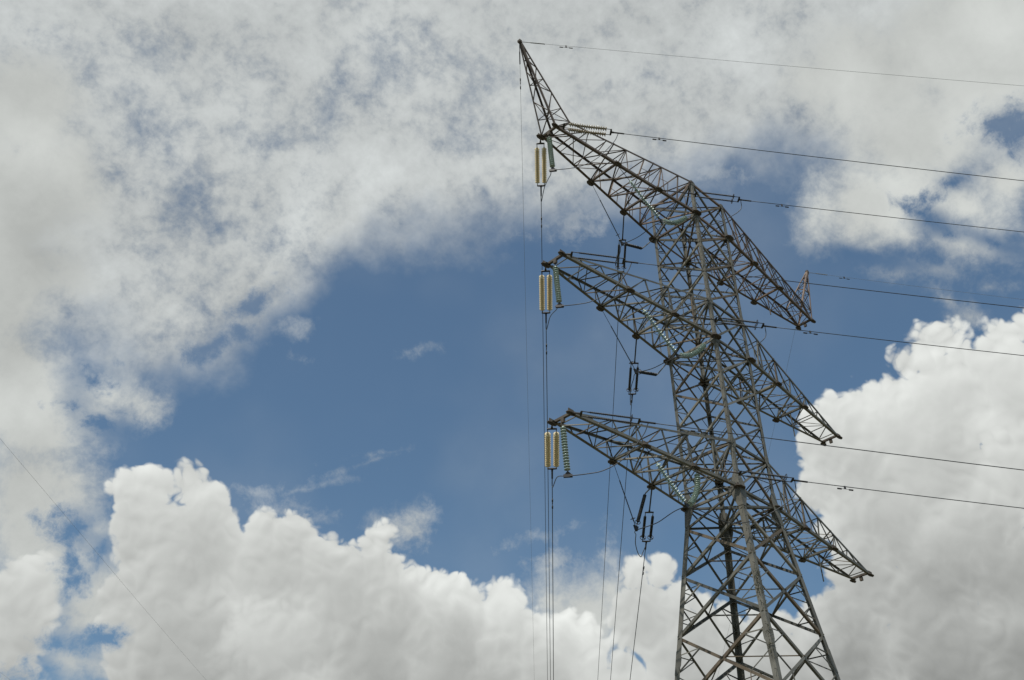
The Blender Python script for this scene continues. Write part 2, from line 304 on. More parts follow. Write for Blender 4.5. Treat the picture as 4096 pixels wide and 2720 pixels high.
class Geo:
    """collects vertices and faces of one part"""
    def __init__(s): s.v = []; s.f = []
    def add(s, vs, fs):
        k = len(s.v); s.v += [Vector(v) for v in vs]; s.f += [tuple(i + k for i in f) for f in fs]
    def angle(s, p, q, u, w, a, b=None, t=0.012):
        """rolled steel angle from p to q; flanges along u and w, widths a and b"""
        b = b or a
        p, q = Vector(p), Vector(q)
        d = (q - p).normalized()
        u = Vector(u); u = (u - d * u.dot(d)).normalized()
        w = Vector(w); w = w - d * w.dot(d); w = (w - u * w.dot(u)).normalized()
        sec = [(0, 0), (a, 0), (a, t), (t, t), (t, b), (0, b)]
        vs = [p + u * x + w * y for x, y in sec] + [q + u * x + w * y for x, y in sec]
        n = 6
        fs = [(i, (i + 1) % n, n + (i + 1) % n, n + i) for i in range(n)]
        fs += [(3, 2, 1, 0), (5, 4, 3, 0), (n, n + 1, n + 2, n + 3), (n, n + 3, n + 4, n + 5)]
        s.add(vs, fs)
    def box(s, c, ax, ay, az):
        c = Vector(c); ax, ay, az = Vector(ax), Vector(ay), Vector(az)
        vs = [c + ax * i + ay * j + az * k for i in (-1, 1) for j in (-1, 1) for k in (-1, 1)]
        s.add(vs, [(0, 1, 3, 2), (4, 6, 7, 5), (0, 4, 5, 1), (2, 3, 7, 6), (0, 2, 6, 4), (1, 5, 7, 3)])
    def plate(s, pts, nrm, t=0.014):
        """polygon plate with thickness t"""
        nrm = Vector(nrm).normalized(); n = len(pts)
        a = [Vector(p) + nrm * t / 2 for p in pts]; b = [Vector(p) - nrm * t / 2 for p in pts]
        s.add(a + b, [tuple(range(n)), tuple(range(2 * n - 1, n - 1, -1))] + [(i, n + i, n + (i + 1) % n, (i + 1) % n) for i in range(n)])
    def tube(s, pts, r, k=8, caps=True):
        pts = [Vector(p) for p in pts]; rr = r if isinstance(r, (list, tuple)) else [r] * len(pts)
        ref = Vector((0.31, 0.2, 0.93)); rings = []
        for i, p in enumerate(pts):
            d = (pts[min(i + 1, len(pts) - 1)] - pts[max(i - 1, 0)]).normalized()
            a = d.cross(ref)
            if a.length < 1e-3: a = d.cross(Vector((1, 0, 0)))
            a.normalize(); b = d.cross(a)
            rings.append([p + (a * math.cos(2 * math.pi * j / k) + b * math.sin(2 * math.pi * j / k)) * rr[i] for j in range(k)])
        vs = [v for ring in rings for v in ring]; fs = []
        for i in range(len(pts) - 1):
            for j in range(k):
                fs.append((i * k + j, i * k + (j + 1) % k, (i + 1) * k + (j + 1) % k, (i + 1) * k + j))
        if caps:
            fs += [tuple(range(k - 1, -1, -1)), tuple((len(pts) - 1) * k + j for j in range(k))]
        s.add(vs, fs)
    def obj(s, name, mat, parent=None, smooth=False):
        return mesh_obj(name, s.v, s.f, mat, parent, smooth)

def thing(name, label, cat, loc=(0, 0, 0), group=None):
    o = bpy.data.objects.new(name, None); o.location = loc; o.empty_display_size = 0.3
    link(o); tag(o, label, cat, group); return o

def tag(o, label=None, cat=None, group=None, kind=None):
    if label: o['label'] = label
    if cat: o['category'] = cat
    if group: o['group'] = group
    if kind: o['kind'] = kind
    return o

def lerp(a, b, t): return Vector(a) * (1 - t) + Vector(b) * t

def catmull(P, n=10):
    P = [Vector(p) for p in P]; P = [P[0] * 2 - P[1]] + P + [P[-1] * 2 - P[-2]]; out = []
    for i in range(1, len(P) - 2):
        for j in range(n):
            t = j / n; a, b, c, d = P[i - 1:i + 3]
            out.append(0.5 * ((2 * b) + (c - a) * t + (2 * a - 5 * b + 4 * c - d) * t * t + (3 * b - a - 3 * c + d) * t ** 3))
    out.append(P[-2]); return out

# ================================================================ ground
g = Geo(); NG = 60; E = 6000.0
def gz(x, y):
    r = math.hypot(x, y)
    return 0.0 if r < 60 else 0.9 * math.sin(x * 0.013) * math.cos(y * 0.011) * min(1, (r - 60) / 200)
co = [math.copysign(abs(i / 30.0) ** 3, i) * E for i in range(-30, 31)]
g.add([(x, y, gz(x, y)) for x in co for y in co], [(i * 61 + j, (i + 1) * 61 + j, (i + 1) * 61 + j + 1, i * 61 + j + 1) for i in range(60) for j in range(60)])
GR = material('dry_grassland', (0.12, 0.11, 0.065), 0.95, 0.0, tint2=(0.075, 0.078, 0.042), scale=0.08)
tag(g.obj('ground', GR), kind='structure')

# ================================================================ lattice tower
# panel levels (m above the ground) and half width of the square body
LV = [0.55, 5.6, 9.75, 13.1, 15.97, 18.38, 20.42, 21.35, 23.42, 25.15, 26.89, 28.68, 30.75, 32.47, 34.24, 35.97, 38.06]
def half(z): return 1.30 + (21.35 - z) * 0.1215 if z < 21.35 else 1.30 - (z - 21.35) * 0.0012
def corner(c, z):
    w = half(z); return Vector(({'A': -w, 'B': -w, 'C': w, 'D': w}[c], {'A': w, 'B': -w, 'C': -w, 'D': w}[c], z))
SG = {'A': (-1, 1), 'B': (-1, -1), 'C': (1, -1), 'D': (1, 1)}
FACES = [('A', 'B', Vector((1, 0, 0))), ('B', 'C', Vector((0, 1, 0))), ('C', 'D', Vector((-1, 0, 0))), ('D', 'A', Vector((0, -1, 0)))]   # inward normals

tower = thing('lattice_tower', 'tall brown and grey steel lattice electricity tower with three tiers of crossarms', 'electricity tower')
legs = {}
for c in 'ABCD':
    sx, sy = SG[c]; g = Geo()
    zs = [0.0, 21.35, 38.10]; ww = [0.21, 0.145]
    for i in range(2):
        g.angle(corner(c, zs[i]) , corner(c, zs[i + 1]), (-sx, 0, 0), (0, -sy, 0), ww[i], ww[i], 0.02)
    legs[c] = g.obj('leg', STEEL, tower)
    # bolted splice covers and the long joint where the body bends
    for z, h, a in ((15.0, 0.45, 0.26), (21.25, 0.75, 0.40), (10.0, 0.5, 0.27), (28.68, 0.28, 0.30), (35.97, 0.25, 0.30), (30.75, 0.22, 0.24), (23.42, 0.25, 0.26), (38.0, 0.14, 0.28)):
        q = Geo(); w0, w1 = corner(c, z - h), corner(c, z + h)
        o = Vector((sx, sy, 0)) * 0.004
        q.plate([w0 + o, w0 + o + Vector((-sx * a * 0.55, 0, 0)), lerp(w0, w1, 0.35) + o + Vector((-sx * a, 0, 0)), lerp(w0, w1, 0.7) + o + Vector((-sx * a, 0, 0)), w1 + o + Vector((-sx * a * 0.5, 0, 0)), w1 + o], (0, 1, 0), 0.016)
        q.plate([w0 + o, w0 + o + Vector((0, -sy * a * 0.55, 0)), lerp(w0, w1, 0.35) + o + Vector((0, -sy * a, 0)), lerp(w0, w1, 0.7) + o + Vector((0, -sy * a, 0)), w1 + o + Vector((0, -sy * a * 0.5, 0)), w1 + o], (1, 0, 0), 0.016)
        q.obj('splice_plate', STEEL if c in 'BC' else STEEL_DARK, legs[c])
    # footing
    f = Geo(); b = corner(c, 0.0)
    f.box((b.x, b.y, 0.14), (0.62, 0, 0), (0, 0.62, 0), (0, 0, 0.30)); f.box((b.x, b.y, 0.50), (0.36, 0, 0), (0, 0.36, 0), (0, 0, 0.10))
    f.obj('footing', CONCRETE, legs[c])
# step bolts up the near leg and the right-hand leg
g = Geo(); g.tube([(0, 0, 0), (0.13, 0, 0)], 0.009, 6); g.tube([(0.13, 0, 0), (0.142, 0, 0)], 0.016, 6)
bolt0 = g.obj('step_bolt', STEEL_DARK, legs['B'])
first = True
for c, n in (('B', 84),):
    for i in range(n):
        z = 37.6 - i * (0.42 if c == 'B' else 0.8)
        if z < 2.5: break
        o = bolt0 if first else link(bolt0.copy(), legs[c]); first = False
        p = corner(c, z); side = i % 2
        o.location = p; 
        o.rotation_euler = (0, 0, (math.pi if c == 'B' else 0) if side else -math.pi / 2)
# dry weed caught on the near leg
g = Geo(); rr = random.Random(3)
for i in range(190):
    z = rr.choice([16.4, 16.9, 17.3, 17.0, 14.4, 14.9, 15.2]) + rr.uniform(-0.3, 0.3); p = corner('B', z) + Vector((rr.uniform(-0.03, 0.14), rr.uniform(-0.03, 0.14), 0))
    d = Vector((rr.uniform(-1, 1), rr.uniform(-1, 1), rr.uniform(-0.6, 1))).normalized() * rr.uniform(0.05, 0.19)
    g.tube([p, p + d * 0.5 + Vector((0, 0, 0.02)), p + d], [0.012, 0.008, 0.004], 4)
tag(g.obj('dry_weed', TWIG), 'scraps of dry climbing weed caught on the nearest leg low in the photo', 'weed', kind='stuff')

def facebar(g, p, q, nin, w, t=0.009, off=0.0, flip=1):
    """angle bar lying in a lattice face: one flange in the face, the other standing inwards"""
    p, q = Vector(p), Vector(q); n = Vector(nin)
    u = (q - p).normalized().cross(n) * flip
    p = p + n * off - u * w / 2; q = q + n * off - u * w / 2
    g.angle(p, q, u, n, w, w * 0.9, t)

red = []     # redundant bars, sorted later
for i in range(len(LV) - 1):
    z0, z1 = LV[i], LV[i + 1]; h = z1 - z0
    big = 0.115 if z1 < 21 else 0.090
    for fi, (ca, cb, nin) in enumerate(FACES):
        a0, b0, a1, b1 = corner(ca, z0), corner(cb, z0), corner(ca, z1), corner(cb, z1)
        if h < 1.2:      # short panel under the lowest crossarm
            for p, q, off in ((a0, b1, 0.022), (b0, a1, 0.05)):
                g = Geo(); facebar(g, p, q, nin, 0.08, off=off); g.obj('diagonal_brace', STEEL_DARK, tower)
            continue
        for p, q, off, fl in ((a0, b1, 0.024, 1), (b0, a1, -0.02 - big * 0.0, -1)):
            g = Geo(); facebar(g, p, q, nin, big, off=off if fl > 0 else 0.024 + 0.014, flip=fl); g.obj('diagonal_brace', vary(STEEL), tower)
        X = lerp(a0, b1, (a0 - b0).length / ((a0 - b0).length + (a1 - b1).length))
        # secondary bracing between leg mid points and the diagonals
        for leg0, leg1, opp0, opp1 in ((a0, a1, b0, b1), (b0, b1, a0, a1)):
            m = lerp(leg0, leg1, 0.5)
            dlo = lerp(leg0, X, 0.5); dhi = lerp(leg1, X, 0.5)
            w = 0.045 if z1 < 21 else 0.034
            red.append((m, dlo, nin, w, z0)); red.append((m, dhi, nin, w, z0))
            if h > 2.2:
                red.append((dlo, lerp(leg0, opp0, 0.25) if i % 2 else lerp(leg0, leg1, 0.25), nin, w * 0.9, z0))
                red.append((dhi, lerp(leg0, leg1, 0.75), nin, w * 0.9, z0))
    if z1 < 22 and h > 2 and i > 0:      # hip bracing joining the crossing points of the four faces
        xs = []
        for ca, cb, nin in FACES:
            a0, b0, a1, b1 = corner(ca, z0), corner(cb, z0), corner(ca, z1), corner(cb, z1)
            xs.append(lerp(a0, b1, (a0 - b0).length / ((a0 - b0).length + (a1 - b1).length)))
        for k in range(4):
            red.append((xs[k], xs[(k + 1) % 4], Vector((0, 0, 1)), 0.05, z0))
        red.append((xs[0], xs[2], Vector((0, 0, 1)), 0.05, z0))
# horizontals at the crossarm levels and the top
for z in (21.35, 23.42, 28.68, 30.75, 35.97, 38.06):
    for ca, cb, nin in FACES:
        g = Geo(); facebar(g, corner(ca, z), corner(cb, z), nin, 0.10, off=0.045); g.obj('horizontal_strut', vary(STEEL if z < 35 else RUST), tower)
    for ca, cb in (('A', 'C'), ('B', 'D')):
        g = Geo(); o = Vector((0, 0, -0.05 if ca == 'A' else 0.03))
        facebar(g, corner(ca, z) + o, corner(cb, z) + o, Vector((0, 0, 1)), 0.08); g.obj('plan_brace', STEEL_DARK if z < 35 else RUST, tower)
red.sort(key=lambda r: abs(r[4] - 17.0))
for p, q, n, w, z in red[:96]:
    g = Geo(); facebar(g, p, q, n, w, 0.006, off=0.03); g.obj('redundant_brace', vary(STEEL_DARK), tower)
g = Geo()
for p, q, n, w, z in red[96:]:
    facebar(g, p, q, n, w, 0.006, off=0.03)
tag(g.obj('redundant_braces', STEEL_DARK, tower), kind='stuff')

# ---- crossarms -------------------------------------------------------------
TIPX, TIPY = 10.03, 0.45
def arm_pt(s, x, sy, z, zt=None):
    """point on a bottom chord (zt None) at distance x from the axis"""
    w = 1.295; t = (x - w) / (TIPX - w); return Vector((s * x, sy * (w + (TIPY - w) * t), z))

def gusset(arm, c, size, mat=PLATE, vert=True, ang=0.0):
    g = Geo(); c = Vector(c); a, b = size
    ca, sa = math.cos(ang), math.sin(ang)
    pts = [c + Vector((x * ca - y * sa, x * sa + y * ca, -0.02)) for x, y in ((-a, -b * 0.4), (-a * 0.55, -b), (a * 0.55, -b), (a, -b * 0.3), (a, b * 0.5), (a * 0.4, b), (-a * 0.5, b), (-a, b * 0.45))]
    g.plate(pts, (0, 0, 1), 0.022)
    if vert:
        g.plate([c + Vector((-a * 0.8, 0, -0.10)), c + Vector((a * 0.8, 0, -0.07)), c + Vector((a * 0.6, 0, 0.16)), c + Vector((-a * 0.6, 0, 0.16))], (0, 1, 0), 0.02)
    g.obj('gusset_plate', mat, arm)

def build_crossarm(s, z, top):
    """s = -1 left, +1 right; top = the tier that carries the earth wire peak"""
    m1, m2 = (RUST, RUST) if top else (STEEL, STEEL_DARK)
    mtop = RUST if top else STEEL
    w = 1.295; zt = z + 2.08
    G = Geo()
    tipN, tipF = Vector((s * TIPX, -TIPY, z)), Vector((s * TIPX, TIPY, z))
    def btm(x, sy): return arm_pt(s, x, sy, z)
    if top:
        x1 = 9.2
        def tp(x, sy):
            t = (x - w) / (x1 - w); y = w + (0.54 - w) * t
            return Vector((s * x, sy * y, zt + (z + 0.83 - zt) * t))
    else:
        x1 = TIPX - 0.25
        def tp(x, sy):
            t = (x - w) / (TIPX - w); y = w + (TIPY - w) * t
            return Vector((s * x, sy * y, zt + (z + 0.05 - zt) * t))
    for sy in (-1, 1):
        G.angle(btm(w - 0.1, sy), btm(TIPX + 0.14, sy), (0, -sy, 0), (0, 0, 1), 0.118, 0.118, 0.014)
        G.angle(tp(w - 0.05, sy), tp(x1, sy), (0, -sy, 0), (0, 0, -1), 0.085, 0.085, 0.010)
        if top:
            G.angle(tp(x1, sy), Vector((s * (TIPX - 0.05), sy * TIPY, z + 0.05)), (0, -sy, 0), (-s, 0, 0), 0.10, 0.10, 0.012)
    arm = G.obj('crossarm', m1, tower)
    def bar(p, q, n, wd, name='lattice_bar', mat=None, off=0.02, flip=1):
        g = Geo(); facebar(g, p, q, n, wd * 0.88, 0.007, off=off, flip=flip); g.obj(name, mat or vary(m2), arm)
    up = Vector((0, 0, 1))
    G2, M12, G1 = 3.82, 5.10, 6.42
    # bottom face
    X = [w, 2.55, G2, M12, G1, 7.6, 8.75, TIPX - 0.35]
    if top: X = [w, 2.55, G2, M12, G1, 7.75, 9.05, TIPX - 0.1]
    for x in (G2, G1): bar(btm(x, -1), btm(x, 1), up, 0.11, 'cross_strut', off=0.0)
    for x in (M12, 2.55): bar(btm(x, -1), btm(x, 1), up, 0.05, off=0.012)
    bar(btm(TIPX - 0.05, -1), btm(TIPX - 0.05, 1), up, 0.12, 'cross_strut', off=0.0, mat=PLATE)
    for i in range(len(X) - 1):
        a, b = X[i], X[i + 1]; wd = 0.07 if i < 4 else 0.042
        if i < 4:
            bar(btm(a, -1), btm(b, 1), up, wd, off=0.02); bar(btm(a, 1), btm(b, -1), up, wd if i % 2 else 0.045, off=0.06)
        else:
            sg = 1 if i % 2 else -1
            bar(btm(a, sg), btm(b, -sg), up, wd, off=0.03)
            bar(btm(b, -1), btm(b, 1), up, 0.04, off=0.05)
    # sides
    if top:
        T = [w, 2.2, 3.35, 4.5, 5.7, 6.95, 8.1, 9.2]; Bt = [w, 2.55, G2, M12, G1, 7.6, 8.8, TIPX]
    else:
        T = [w, 2.5, 4.0, 5.4, 6.8, 8.0, 9.1]; Bt = [w, G2 * 0.5 + w * 0.5, G2, M12, G1, 7.7, 8.9, TIPX - 0.5]
    for sy in (-1, 1):
        nin = Vector((0, -sy, 0))
        for i in range(len(T) - 1):
            wd = 0.062 if i < 3 else 0.045
            bar(tp(T[i], sy), btm(Bt[i + 1], sy), nin, wd, off=0.02)
            bar(btm(Bt[i + 1], sy), tp(T[i + 1], sy), nin, wd, off=0.02, flip=-1)
            if T[i] > 2 and T[i] < 7 and i % 2 == 0: bar(tp(T[i], sy), btm(T[i], sy), nin, 0.035, off=0.03)
        # light secondary pieces
        for i in range(min(3, len(T) - 1)):
            m = lerp(tp(T[i], sy), btm(Bt[i + 1], sy), 0.5); m2_ = lerp(btm(Bt[i + 1], sy), tp(T[i + 1], sy), 0.5)
            bar(m, lerp(btm(Bt[i], sy), btm(Bt[i + 1], sy), 0.5), nin, 0.03, off=0.03)
            bar(m, m2_, nin, 0.03, off=0.04)
    # top face
    for i in range(1, len(T) - (0 if top else 1)):
        bar(tp(T[i], -1), tp(T[i], 1), -up, 0.04, off=0.02)
    for i in range(len(T) - 1):
        sg = 1 if i % 2 else -1
        bar(tp(T[i], sg), tp(T[i + 1], -sg), -up, 0.045, off=0.03)
    # inner frames at the cross struts
    for x in (G2, G1):
        bar(btm(x, -1), tp(x, 1), Vector((s, 0, 0)), 0.05, off=0.0); bar(btm(x, 1), tp(x, -1), Vector((s, 0, 0)), 0.05, off=0.06)
    # gusset plates
    for sy in (-1, 1):
        for x, sz in ((G2, (0.21, 0.13)), (G1, (0.21, 0.13)), (w, (0.27, 0.17))):
            gusset(arm, btm(x, sy) + Vector((0, sy * 0.03, -0.02)), sz, PLATE, True, 0.1 * s * -sy)
        gusset(arm, Vector((s * (TIPX + 0.05), sy * (TIPY + 0.01), z - 0.02)), (0.22, 0.10), PLATE)
    g = Geo(); g.box(Vector((s * (TIPX - 0.02), 0, z - 0.10)), (0.05, 0, 0), (0, 0.07, 0), (0, 0, 0.09)); g.obj('hanger_lug', PLATE, arm)
    if s > 0:     # the unused side carries a short hanging rod under its outer cross strut
        g = Geo(); g.tube([(s * G1, 0, z), (s * G1 + 0.01, 0, z - 1.28)], 0.028, 8); g.obj('hanging_rod', m2, arm)
    if not top:   # light jumper hanger sloping between top chord and bottom chord near the body
        bar(tp(2.5, -1) , btm(2.0, -1) + Vector((0, -0.05, 0)), Vector((0, 1, 0)), 0.06, 'hanger_bar', STEEL)
    return arm

for z in (21.35, 28.68, 35.97):
    for s in (-1, 1):
        arm = build_crossarm(s, z, z > 35)

# ---- earth wire peaks ------------------------------------------------------
for s in (-1, 1):
    z = 35.97
    apex = Vector((s * 11.70, 0, 40.63))
    base = {('o', -1): Vector((s * 10.05, -0.45, z)), ('o', 1): Vector((s * 10.05, 0.45, z)),
            ('i', -1): Vector((s * 9.2, -0.54, z + 0.83)), ('i', 1): Vector((s * 9.2, 0.54, z + 0.83))}
    G = Geo()
    for (k, sy), b in base.items():
        top_ = apex + Vector((-s * 0.06 if k == 'i' else s * 0.03, sy * 0.05, 0))
        G.angle(b, top_, (0, -sy, 0), (s if k == 'i' else -s, 0, 0), 0.075, 0.075, 0.009)
    mm = RUST if s < 0 else RUST_LIGHT
    pk = G.obj('earth_wire_peak', mm, tower)
    def L_(k, sy, t): return lerp(base[(k, sy)], apex, t)
    ts = [0.17, 0.36, 0.53, 0.67, 0.79, 0.89]
    quad = [('o', -1), ('o', 1), ('i', 1), ('i', -1)]
    for fi in range(4):
        p, q = quad[fi], quad[(fi + 1) % 4]
        n = ((L_(*p, 0.5) + L_(*q, 0.5)) * 0.5 - sum((L_(*r, 0.5) for r in quad), Vector()) / 4) * -1
        prev = 0.0
        for i, t in enumerate(ts):
            a, b = (p, q) if (i + fi) % 2 else (q, p)
            g = Geo(); facebar(g, L_(*a, prev), L_(*b, t), n, 0.036, 0.006, off=0.01); g.obj('lattice_bar', vary(mm), pk)
            if i % 2 == 0:
                g = Geo(); facebar(g, L_(*p, t), L_(*q, t), n, 0.034, 0.006, off=0.015); g.obj('lattice_bar', vary(mm), pk)
            prev = t
    g = Geo(); g.box(apex + Vector((0, 0, -0.02)), (0.075, 0, 0), (0, 0.075, 0), (0, 0, 0.07)); g.box(apex + Vector((0, 0, -0.10)), (0.13, 0, 0), (0, 0.03, 0), (0, 0, 0.05))
    g.obj('apex_bracket', PLATE, pk)

# ================================================================ insulators and wires
H1 = Vector((math.cos(rad(-41.3)), math.sin(rad(-41.3)), -0.132))      # the span leaving to the right
H2 = Vector((math.cos(rad(43.9)), math.sin(rad(43.9)), -0.16))         # the span leaving behind the tower
TIER = {21.35: 'bottom', 28.68: 'middle', 35.97: 'top'}

def disc_mesh(mat, r=0.115):
    prof = [(0.0, 0.075), (0.030, 0.075), (0.042, 0.050), (0.048, 0.018), (r * 0.62, 0.006), (r * 0.93, -0.010), (r, -0.024), (r * 0.96, -0.030),
            (r * 0.80, -0.016), (r * 0.72, -0.034), (r * 0.60, -0.014), (r * 0.50, -0.034), (r * 0.38, -0.014), (0.022, -0.02), (0.018, -0.07), (0.0, -0.07)]
    k = 18; vs = []; fs = []
    for x, zz in prof:
        vs += [(x * math.cos(2 * math.pi * j / k), x * math.sin(2 * math.pi * j / k), zz) for j in range(k)]
    for i in range(len(prof) - 1):
        for j in range(k): fs.append((i * k + j, (i + 1) * k + j, (i + 1) * k + (j + 1) % k, i * k + (j + 1) % k))
    me = bpy.data.meshes.new('glass_disc'); me.from_pydata(vs, [], fs); me.materials.append(mat)
    me.polygons.foreach_set('use_smooth', [True] * len(me.polygons)); me.update(); return me
DISC = {'green': disc_mesh(GREEN_GLASS), 'beige': disc_mesh(BEIGE_GLASS), 'grey': disc_mesh(GREY_GLASS, 0.115)}

def glass_string(parent, path, kind, n=16, root_is_thing=None):
    """string of cap-and-pin discs along a path (parent space = world)"""
    path = [Vector(p) for p in path]
    seg = [(path[i + 1] - path[i]).length for i in range(len(path) - 1)]; tot = sum(seg)
    def at(d):
        for i, sgl in enumerate(seg):
            if d <= sgl or i == len(seg) - 1: return path[i] + (path[i + 1] - path[i]) * (d / sgl), (path[i + 1] - path[i]).normalized()
            d -= sgl
    g = Geo(); g.tube(path, 0.017, 6)
    off = parent.location if parent else Vector()
    g.v = [v - off for v in g.v]
    st = g.obj('insulator_string', FITTING, parent)
    for i in range(n):
        p, d = at(tot * (0.04 + 0.92 * i / (n - 1)))
        o = bpy.data.objects.new('glass_disc', DISC[kind]); link(o, st)
        o.location = p - off; o.rotation_mode = 'QUATERNION'; o.rotation_quaternion = (-d).to_track_quat('Z', 'X')
    return st

def rod_insulator(parent, a, b, r=0.042):
    a, b = Vector(a), Vector(b); off = parent.location; n = 44; pts = []; rs = []
    g = Geo(); L_ = (b - a).length
    for i in range(n):
        t0 = 0.06 + 0.88 * i / n
        for dt, q in ((0, 0.55), (0.35, 0.62), (0.5, 1.15), (0.62, 0.62)):
            pts.append(lerp(a, b, t0 + 0.88 * dt / n) - off); rs.append(r * q * (1.0 if i % 2 else 1.25))
    g.tube([a - off, lerp(a, b, 0.06) - off], 0.022, 8); g.tube(pts, rs, 10); g.tube([lerp(a, b, 0.94) - off, b - off], 0.022, 8)
    return g.obj('insulator_rod', RUBBER, parent, True)

def ring(parent, c, axis, R=0.13, r=0.014):
    axis = Vector(axis).normalized(); u = axis.orthogonal().normalized(); v = axis.cross(u); c = Vector(c) - parent.location
    g = Geo(); g.tube([c + (u * math.cos(t * math.pi / 10) + v * math.sin(t * math.pi / 10)) * R for t in range(21)], r, 6, False)
    g.box(c, u * R, v * 0.012, axis * 0.02)
    return g.obj('grading_ring', FITTING, parent)

def yoke(parent, c, d, side, w=0.18, name='yoke_plate'):
    c = Vector(c) - parent.location; d = Vector(d).normalized(); side = Vector(side).normalized(); n = d.cross(side)
    g = Geo(); g.plate([c - side * w, c - side * w + d * 0.065, c + side * w + d * 0.065, c + side * w, c + side * 0.07 - d * 0.02, c - side * 0.07 - d * 0.02], n, 0.022)
    g.plate([c - side * 0.045 + d * 0.02, c + side * 0.045 + d * 0.02, c + side * 0.03 - d * 0.13, c - side * 0.03 - d * 0.13], n, 0.040)
    return g.obj(name, FITTING, parent)

def rodpiece(parent, pts, r=0.02, name='link_rod', mat=None):
    g = Geo(); g.tube([Vector(p) - parent.location for p in pts], r, 8); return g.obj(name, mat or FITTING, parent)

def tension_set(anchor, H, s0, s1, kind, label, long_link):
    """double insulator set: link, yoke, two strings, yoke, dead-end clamp"""
    anchor = Vector(anchor); d = H.normalized(); side = Vector((0, 0, 1)).cross(d).normalized()
    t = thing('tension_insulator_set', label, 'insulator', anchor, 'double tension insulator sets at the crossarm')
    P = lambda s_, q=0.0: anchor + H * s_ + side * q
    rodpiece(t, [anchor + Vector((0, 0, -0.02)), P(s0 - 0.12)], 0.030 if long_link else 0.024, mat=RUST if (long_link and abs(anchor.z - 21.35) < 1 and H is H1) else FITTING)
    yoke(t, P(s0), d, side)
    for q in (-0.155, 0.155):
        rodpiece(t, [P(s0 + 0.05, q), P(s0 + 0.26, q)], 0.016)
        if kind == 'rod':
            rod_insulator(t, P(s0 + 0.22, q), P(s1 - 0.22, q))
            ring(t, P(s1 - 0.30, q), d, 0.115)
        else:
            glass_string(t, [P(s0 + 0.22, q), lerp(P(s0 + 0.22, q), P(s1 - 0.2, q), 0.5) + Vector((0, 0, -0.02)), P(s1 - 0.2, q)], kind, 16)
        rodpiece(t, [P(s1 - 0.24, q), P(s1 - 0.05, q)], 0.016)
    yoke(t, P(s1), -d, side)
    rodpiece(t, [P(s1 + 0.1), P(s1 + 0.55)], 0.034, 'dead_end_clamp')
    return P(s1 + 0.35)

def span_wire(name, start, az, slope, r, label, cat, group, damper, mat=CABLE, b=0.0005, length=262.0, armour=None):
    """a conductor in its natural sag to the next tower"""
    start = Vector(start); h = Vector((math.cos(rad(az)), math.sin(rad(az)), 0))
    def at(s_): return start + h * s_ + Vector((0, 0, -slope * s_ + b * s_ * s_))
    t = thing(name, label, cat, start, group)
    g = Geo(); ss = [0, 1, 2, 3, 4, 6, 8, 11, 15, 20, 26, 33, 41, 50, 60, 72, 85, 100, 116, 133, 151, 170, 190, 211, 233, length]
    g.tube([at(x) - start for x in ss], r, 8); w = g.obj('cable', mat, t, True)
    for ds in damper:
        c = at(ds) - start; dd = (at(ds + 0.1) - at(ds)).normalized()
        q = Geo(); q.box(c + Vector((0, 0, -0.04)), dd * 0.035, dd.cross(Vector((0, 0, 1))) * 0.02, (0, 0, 0.06))
        q.tube([c + Vector((0, 0, -0.11)) - dd * 0.26, c + Vector((0, 0, -0.10)), c + Vector((0, 0, -0.11)) + dd * 0.26], 0.008, 6)
        for e in (-1, 1):
            q.tube([c + Vector((0, 0, -0.115)) + dd * e * 0.14, c + Vector((0, 0, -0.115)) + dd * e * 0.30], 0.030 if r > 0.012 else 0.024, 8)
        q.obj('vibration_damper', FITTING, t)
    return at

def cable(name, pts, r, label, cat, group=None, n=10, mat=CABLE):
    pts = catmull(pts, n); o0 = pts[0].copy(); g = Geo(); g.tube([p - o0 for p in pts], r, 8)
    o = g.obj(name, mat, None, True); o.location = o0; tag(o, label, cat, group); return o

